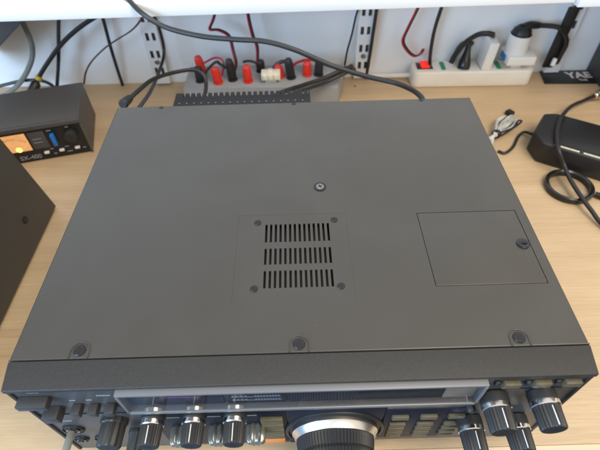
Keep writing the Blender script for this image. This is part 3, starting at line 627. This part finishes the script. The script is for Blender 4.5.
t = thing('coaxial_cable', 'black coaxial cable with nickel plug looping across the low black box', 'cable', (0.5142, 0.5437, 0.0100))
b = MB(); b.lathe(M['brass'], [(0.0045, 0), (0.0072, 0.001), (0.0072, 0.014), (0.0060, 0.015), (0.0060, 0.020), (0.0042, 0.021), (0.0040, 0.027)], (0.5333, 0.5535, 0.0120), Vector((0.5039, 0.5380, 0.0120)) - Vector((0.5333, 0.5535, 0.0120)), 40, ribs=20, depth=0.0004); obj('nickel_plug', b, t)
b = MB(); b.tube(M['cable'], [(0.5086, 0.5408, 0.0120), (0.4883, 0.5297, 0.0120), (0.4535, 0.5017, 0.0220), (0.4122, 0.4540, 0.0390), (0.3921, 0.4237, 0.0395), (0.3775, 0.3909, 0.0395), (0.3736, 0.3705, 0.0360), (0.3833, 0.3606, 0.0200), (0.3844, 0.3371, 0.0145), (0.3859, 0.3066, 0.0130), (0.3908, 0.2810, 0.0100), (0.4000, 0.2532, 0.0050), (0.4300, 0.1900, 0.0031), (0.4500, 0.0900, 0.0031), (0.4450, -0.0100, 0.0031), (0.4400, -0.0450, -0.0300), (0.4400, -0.0500, -0.2500)], 0.0030, 12); obj('sheath', b, t)

# twisted lead bundle
t = thing('cable_bundle', 'folded grey cable bundle tied with a twist beside the radio', 'cable bundle', (0.330, 0.462, 0))
B0, B1 = Vector((0.2944, 0.4278, 0.0100)), Vector((0.3553, 0.4848, 0.0100)); mid = B0.lerp(B1, 0.38); dv = (B1 - B0).normalized(); nv = Vector((-dv.y, dv.x, 0))
random.seed(11)
for k in range(9):
    f = (k - 4) / 4.0; g = random.uniform(-0.004, 0.004); h = random.uniform(-0.003, 0.006); ln = random.uniform(-0.005, 0.004)
    E1 = B1 + dv * ln + nv * f * 0.0125
    b = MB(); b.tube(M['tie'] if k % 3 else M['cable'], [B0 - nv * f * 0.010 + Vector((0, 0, h * 0.5)), mid + nv * f * 0.0040 + Vector((0, 0, 0.003 * (k % 3 - 1))), mid.lerp(E1, 0.6) + nv * (f * 0.004 + g) + Vector((0, 0, h)), E1 + Vector((0, 0, h * 0.6)),
        E1 + nv * 0.004 - dv * 0.004 + Vector((0, 0, h * 0.3 + 0.002)), mid.lerp(E1, 0.5) + nv * (f * 0.006 - g) + Vector((0, 0, h * 0.2 + 0.003)), mid + nv * f * 0.003 + Vector((0, 0, 0.0035))], 0.0016, 8); obj('cable_loop', b, t)
b = MB(); b.lathe(M['black'], [(0.0062, -0.003), (0.0070, -0.002), (0.0070, 0.002), (0.0062, 0.003)], mid, dv, 20); obj('twist_tie', b, t)
b = MB(); b.box(M['black'], -0.005, 0.005, -0.006, 0.006, 0.0, 0.008, bev=0.001, mtx=Matrix.Translation((0.3613, 0.5129, 0.0000)) @ Matrix.Rotation(0.5, 4, 'Z')); obj('end_connector', b, t)
b = MB(); b.tube(M['cable'], [(0.3563, 0.5017, 0.0040), (0.3470, 0.4895, 0.0050), (0.3348, 0.4696, 0.0080), tuple(mid)], 0.0016, 8); obj('end_lead', b, t)

# ------------------------------------------------------------------ cables along the back
def cable(name, label, m, r, pts, parts=(), seg=10):
    t = thing(name, label, 'cable', pts[0]); b = MB(); b.tube(M[m], pts, r, seg); obj('sheath', b, t); return t
def pair(label, pts, r=0.0015, dx=0.0028):
    t = thing('red_black_wire', label, 'wire', pts[0])
    for k, (m, n) in enumerate((('redwire', 'red_conductor'), ('cable', 'black_conductor'))):
        b = MB(); b.tube(M[m], [Vector(p) + Vector((dx * (k - 0.5), -0.0006 * k, dx * 0.6 * (k - 0.5))) for p in pts], r, 8); obj(n, b, t)
    return t
cable('power_cable', 'thick black cable draped from the shelf edge across the terminal box to the radio rear', 'cable', 0.0034,
      [(-0.2469, 0.5450, 0.2127), (-0.2180, 0.5050, 0.2091), (-0.1961, 0.4820, 0.1987), (-0.1688, 0.4760, 0.1822), (-0.1234, 0.4700, 0.1714), (-0.0767, 0.4660, 0.1672), (-0.0365, 0.4620, 0.1652), (0.0034, 0.4560, 0.1551), (0.0507, 0.4500, 0.1352), (0.0987, 0.4400, 0.1229), (0.1380, 0.4250, 0.1199), (0.1558, 0.4000, 0.1240), (0.1601, 0.3700, 0.1325), (0.1576, 0.3450, 0.1388)])
cable('signal_cable', 'black cable hanging down beside the leftmost wall rail to behind the radio', 'cable', 0.0026,
      [(-0.2203, 0.6000, 0.1565), (-0.2143, 0.6000, 0.1249), (-0.2162, 0.6000, 0.0843), (-0.2206, 0.5600, 0.0707), (-0.2088, 0.4600, 0.0955), (-0.1920, 0.3600, 0.1349), (-0.1944, 0.3460, 0.1330)])
t = cable('signal_cable', 'black cable curving from the radio rear corner over to the terminal box and heat sink', 'cable', 0.0030,
      [(-0.2144, 0.3850, 0.1294), (-0.2157, 0.4300, 0.1145), (-0.2079, 0.4800, 0.1030), (-0.1850, 0.5100, 0.0963), (-0.1574, 0.5250, 0.0920), (-0.1417, 0.5250, 0.0847), (-0.1375, 0.5150, 0.0749), (-0.1380, 0.5000, 0.0665)])
b = MB(); b.lathe(M['black'], [(0.0030, 0), (0.0048, 0.002), (0.0056, 0.012), (0.0060, 0.026), (0.0045, 0.028)], (-0.2134, 0.3950, 0.1274), Vector((-0.2140, 0.3580, 0.1385)) - Vector((-0.2134, 0.3950, 0.1274)), 24); obj('plug', b, t)
cable('coaxial_cable', 'grey green coaxial cable bowing down behind the lit power meter', 'greycable', 0.0042,
      [(-0.4292, 0.6000, 0.1594), (-0.4264, 0.6000, 0.1359), (-0.4289, 0.6000, 0.1029), (-0.4443, 0.6000, 0.0734), (-0.4752, 0.6000, 0.0407), (-0.5040, 0.5950, 0.0210), (-0.5293, 0.5850, 0.0120)])
cable('hanging_cable', 'black cable hanging straight down to the rear of the lit power meter', 'cable', 0.0030,
      [(-0.3654, 0.6100, 0.1564), (-0.3807, 0.6100, 0.1218), (-0.4023, 0.6100, 0.0704), (-0.4225, 0.6020, 0.0221), (-0.4234, 0.5950, 0.0103)])
t = cable('coaxial_cable', 'black coaxial cable with a yellow band plugged into the meter back', 'cable', 0.0036,
      [(-0.2790, 0.6000, 0.1582), (-0.3159, 0.6000, 0.1422), (-0.3521, 0.6000, 0.1224), (-0.3841, 0.6000, 0.0998), (-0.4162, 0.5950, 0.0717), (-0.4375, 0.5850, 0.0502), (-0.4474, 0.5750, 0.0355)])
b = MB(); b.lathe(M['yellow'], [(0.0040, 0), (0.0052, 0.001), (0.0052, 0.006), (0.0040, 0.007)], (-0.4328, 0.5850, 0.0548), Vector((-0.4474, 0.5750, 0.0355)) - Vector((-0.4328, 0.5850, 0.0548)), 20); obj('yellow_band', b, t)
b = MB(); b.lathe(M['black'], [(0.0050, 0), (0.0075, 0.004), (0.0082, 0.022), (0.0070, 0.024)], (-0.4381, 0.5800, 0.0485), Vector((-0.4503, 0.5650, 0.0322)) - Vector((-0.4381, 0.5800, 0.0485)), 24); obj('plug', b, t)
cable('slack_cable', 'black cable lying in a low arch behind the meter from the left edge', 'cable', 0.0028,
      [(-0.5350, 0.6000, 0.0269), (-0.5067, 0.6050, 0.0309), (-0.4788, 0.6100, 0.0339), (-0.4508, 0.6100, 0.0330), (-0.4303, 0.6000, 0.0315), (-0.4171, 0.5900, 0.0253)])
cable('hanging_cable', 'black cable slanting down the bare wall right of the meter', 'cable', 0.0029,
      [(-0.3057, 0.6200, 0.1552), (-0.3091, 0.6250, 0.1261), (-0.3144, 0.6300, 0.0844), (-0.3183, 0.6350, 0.0389), (-0.3218, 0.6420, -0.0015)])
pair('thin red and black wire crossing the wall down to the meter corner', [(-0.2179, 0.6000, 0.1655), (-0.2387, 0.6050, 0.1394), (-0.2620, 0.6100, 0.1184), (-0.2895, 0.6100, 0.1040), (-0.3161, 0.6100, 0.0893), (-0.3438, 0.6050, 0.0694), (-0.3590, 0.6000, 0.0523), (-0.3581, 0.5750, 0.0442)], 0.0012, 0.0016)
pair('red and black wire dropping with a kink to the posts at the box left half', [(-0.1160, 0.6000, 0.1566), (-0.1257, 0.6000, 0.1352), (-0.1329, 0.6000, 0.1209), (-0.1187, 0.6000, 0.1188), (-0.1039, 0.6000, 0.1084), (-0.0998, 0.5950, 0.0869), (-0.0965, 0.5850, 0.0672), (-0.1022, 0.5720, 0.0546)])
pair('red and black wire dropping straight to the middle of the terminal box', [(-0.0694, 0.6000, 0.1553), (-0.0685, 0.6000, 0.1335), (-0.0647, 0.6000, 0.1073), (-0.0597, 0.6000, 0.0901), (-0.0603, 0.5950, 0.0715), (-0.0620, 0.5900, 0.0597)])
pair('red and black wire kinked into a hook on the wall left of the power strip', [(0.2072, 0.6200, 0.1486), (0.2024, 0.6200, 0.1298), (0.1941, 0.6220, 0.1028), (0.1898, 0.6250, 0.0789), (0.2022, 0.6280, 0.0589), (0.2167, 0.6300, 0.0481), (0.2264, 0.6300, 0.0534), (0.2286, 0.6300, 0.0608)], 0.0016, 0.0026)
cable('hanging_cable', 'thin blue black cable along the left side of the middle wall rail', 'cable', 0.0018, [(0.1113, 0.6300, 0.1410), (0.1065, 0.6320, 0.1209), (0.1021, 0.6340, 0.0895), (0.0957, 0.6360, 0.0562), (0.0927, 0.6400, 0.0193), (0.0922, 0.6430, -0.0029)])
cable('hanging_cable', 'black cable along the right side of the middle wall rail', 'cable', 0.0030, [(0.1391, 0.6250, 0.1485), (0.1391, 0.6300, 0.1241), (0.1379, 0.6320, 0.0894), (0.1367, 0.6340, 0.0522), (0.1352, 0.6380, 0.0151), (0.1355, 0.6420, -0.0036)])
cable('hanging_cable', 'black cable hanging behind the red switch of the power strip', 'cable', 0.0032, [(0.2468, 0.6250, 0.1486), (0.2444, 0.6280, 0.1252), (0.2422, 0.6300, 0.0977), (0.2427, 0.6320, 0.0721), (0.2463, 0.6360, 0.0402), (0.2522, 0.6400, 0.0143)])
cable('power_cable', 'black cable running low from the terminal box right end into the heat sink', 'cable', 0.0036, [(0.0947, 0.5500, 0.0770), (0.0709, 0.5350, 0.0757), (0.0446, 0.5200, 0.0730), (0.0157, 0.5000, 0.0755), (-0.0087, 0.4700, 0.0861), (-0.0249, 0.4300, 0.1035), (-0.0291, 0.4000, 0.1166)])
cable('power_cable', 'second black cable beside the first, rising from heat sink to the hanging cable', 'cable', 0.0030, [(0.0992, 0.5450, 0.0744), (0.0739, 0.5300, 0.0724), (0.0476, 0.5150, 0.0689), (0.0216, 0.4900, 0.0754), (0.0001, 0.4500, 0.0933), (-0.0078, 0.4020, 0.1161)])
def jumper(label, m, r, pts): tag(obj('jumper_wire', MB().tube(M[m], pts, r, 8)), label, 'wire')
jumper('red jumper wire arching between the two leftmost red terminal posts', 'redwire', 0.0016, [(-0.1624, 0.5920, 0.0618), (-0.1472, 0.5900, 0.0697), (-0.1316, 0.5850, 0.0790), (-0.1194, 0.5800, 0.0796), (-0.1152, 0.5750, 0.0715), (-0.1197, 0.5650, 0.0574)])
jumper('black jumper wire arching from the leftmost black post to the next black post', 'cable', 0.0022, [(-0.1501, 0.5600, 0.0612), (-0.1388, 0.5650, 0.0724), (-0.1266, 0.5700, 0.0799), (-0.1210, 0.5720, 0.0751), (-0.1115, 0.5680, 0.0699)])
jumper('black jumper wire looping over right of the cream connector', 'cable', 0.0030, [(-0.0382, 0.5750, 0.0545), (-0.0310, 0.5800, 0.0643), (-0.0205, 0.5800, 0.0712), (-0.0088, 0.5750, 0.0735), (-0.0024, 0.5700, 0.0654)])
jumper('red jumper wire arching over the rightmost posts of the terminal box', 'redwire', 0.0022, [(-0.0059, 0.5700, 0.0618), (0.0027, 0.5750, 0.0696), (0.0162, 0.5800, 0.0727), (0.0329, 0.5800, 0.0731), (0.0428, 0.5770, 0.0673), (0.0460, 0.5720, 0.0591)])
jumper('black jumper wire trailing behind the third red terminal post', 'cable', 0.0022, [(-0.0862, 0.6000, 0.0623), (-0.0775, 0.6000, 0.0639), (-0.0672, 0.5980, 0.0628), (-0.0569, 0.5900, 0.0596)])

# dark speaker case hanging below the left end of the shelf
t = thing('speaker_case', 'dark grey speaker case under the left end of the shelf, one corner showing', 'speaker', (-0.4421, 0.5600, 0.1470))
a, c = Vector((-0.3933, 0.5500, 0.1651)), Vector((-0.4584, 0.5500, 0.1192))
dv = (c - a); n_ = Vector((-dv.z, 0, dv.x)).normalized()
mx = Matrix.Translation(a) @ Matrix(((dv.normalized().x, 0, -dv.normalized().z, 0), (0, 1, 0, 0), (dv.normalized().z, 0, dv.normalized().x, 0), (0, 0, 0, 1)))
b = MB(); b.box(M['swr'], -0.03, 0.16, 0.0, 0.08, -0.12, 0.0, bev=0.002, mtx=mx); obj('speaker_body', b, t)
b = MB(); b.box(M['tallbox'], -0.02, 0.15, -0.003, -0.0005, -0.11, -0.022, bev=0.001, mtx=mx); obj('speaker_grille', b, t)

# cable holes in the desk
for q in ((339, 84.5), (355, 86.5)): pass
b = MB(); b.lathe(M['wood_hole'], [(0.0042, 0.0), (0.0042, 0.0004)], (0.0838, 0.6213, 0.0000), (0, 0, 1), 24); tag(obj('desk_plug', b), 'small dark round hole plug in the desk at the terminal box end', 'plug')
b = MB(); b.lathe(M['edge'], [(0.0034, 0.0), (0.0034, 0.0004)], (0.1117, 0.6147, 0.0000), (0, 0, 1), 24); b.lathe(M['slot'], [(0.0022, 0.0003), (0.0022, 0.0006)], (0.1117, 0.6147, 0.0000), (0, 0, 1), 20); tag(obj('desk_screw', b), 'brown screw cap in the desk right of the dark hole plug', 'screw')
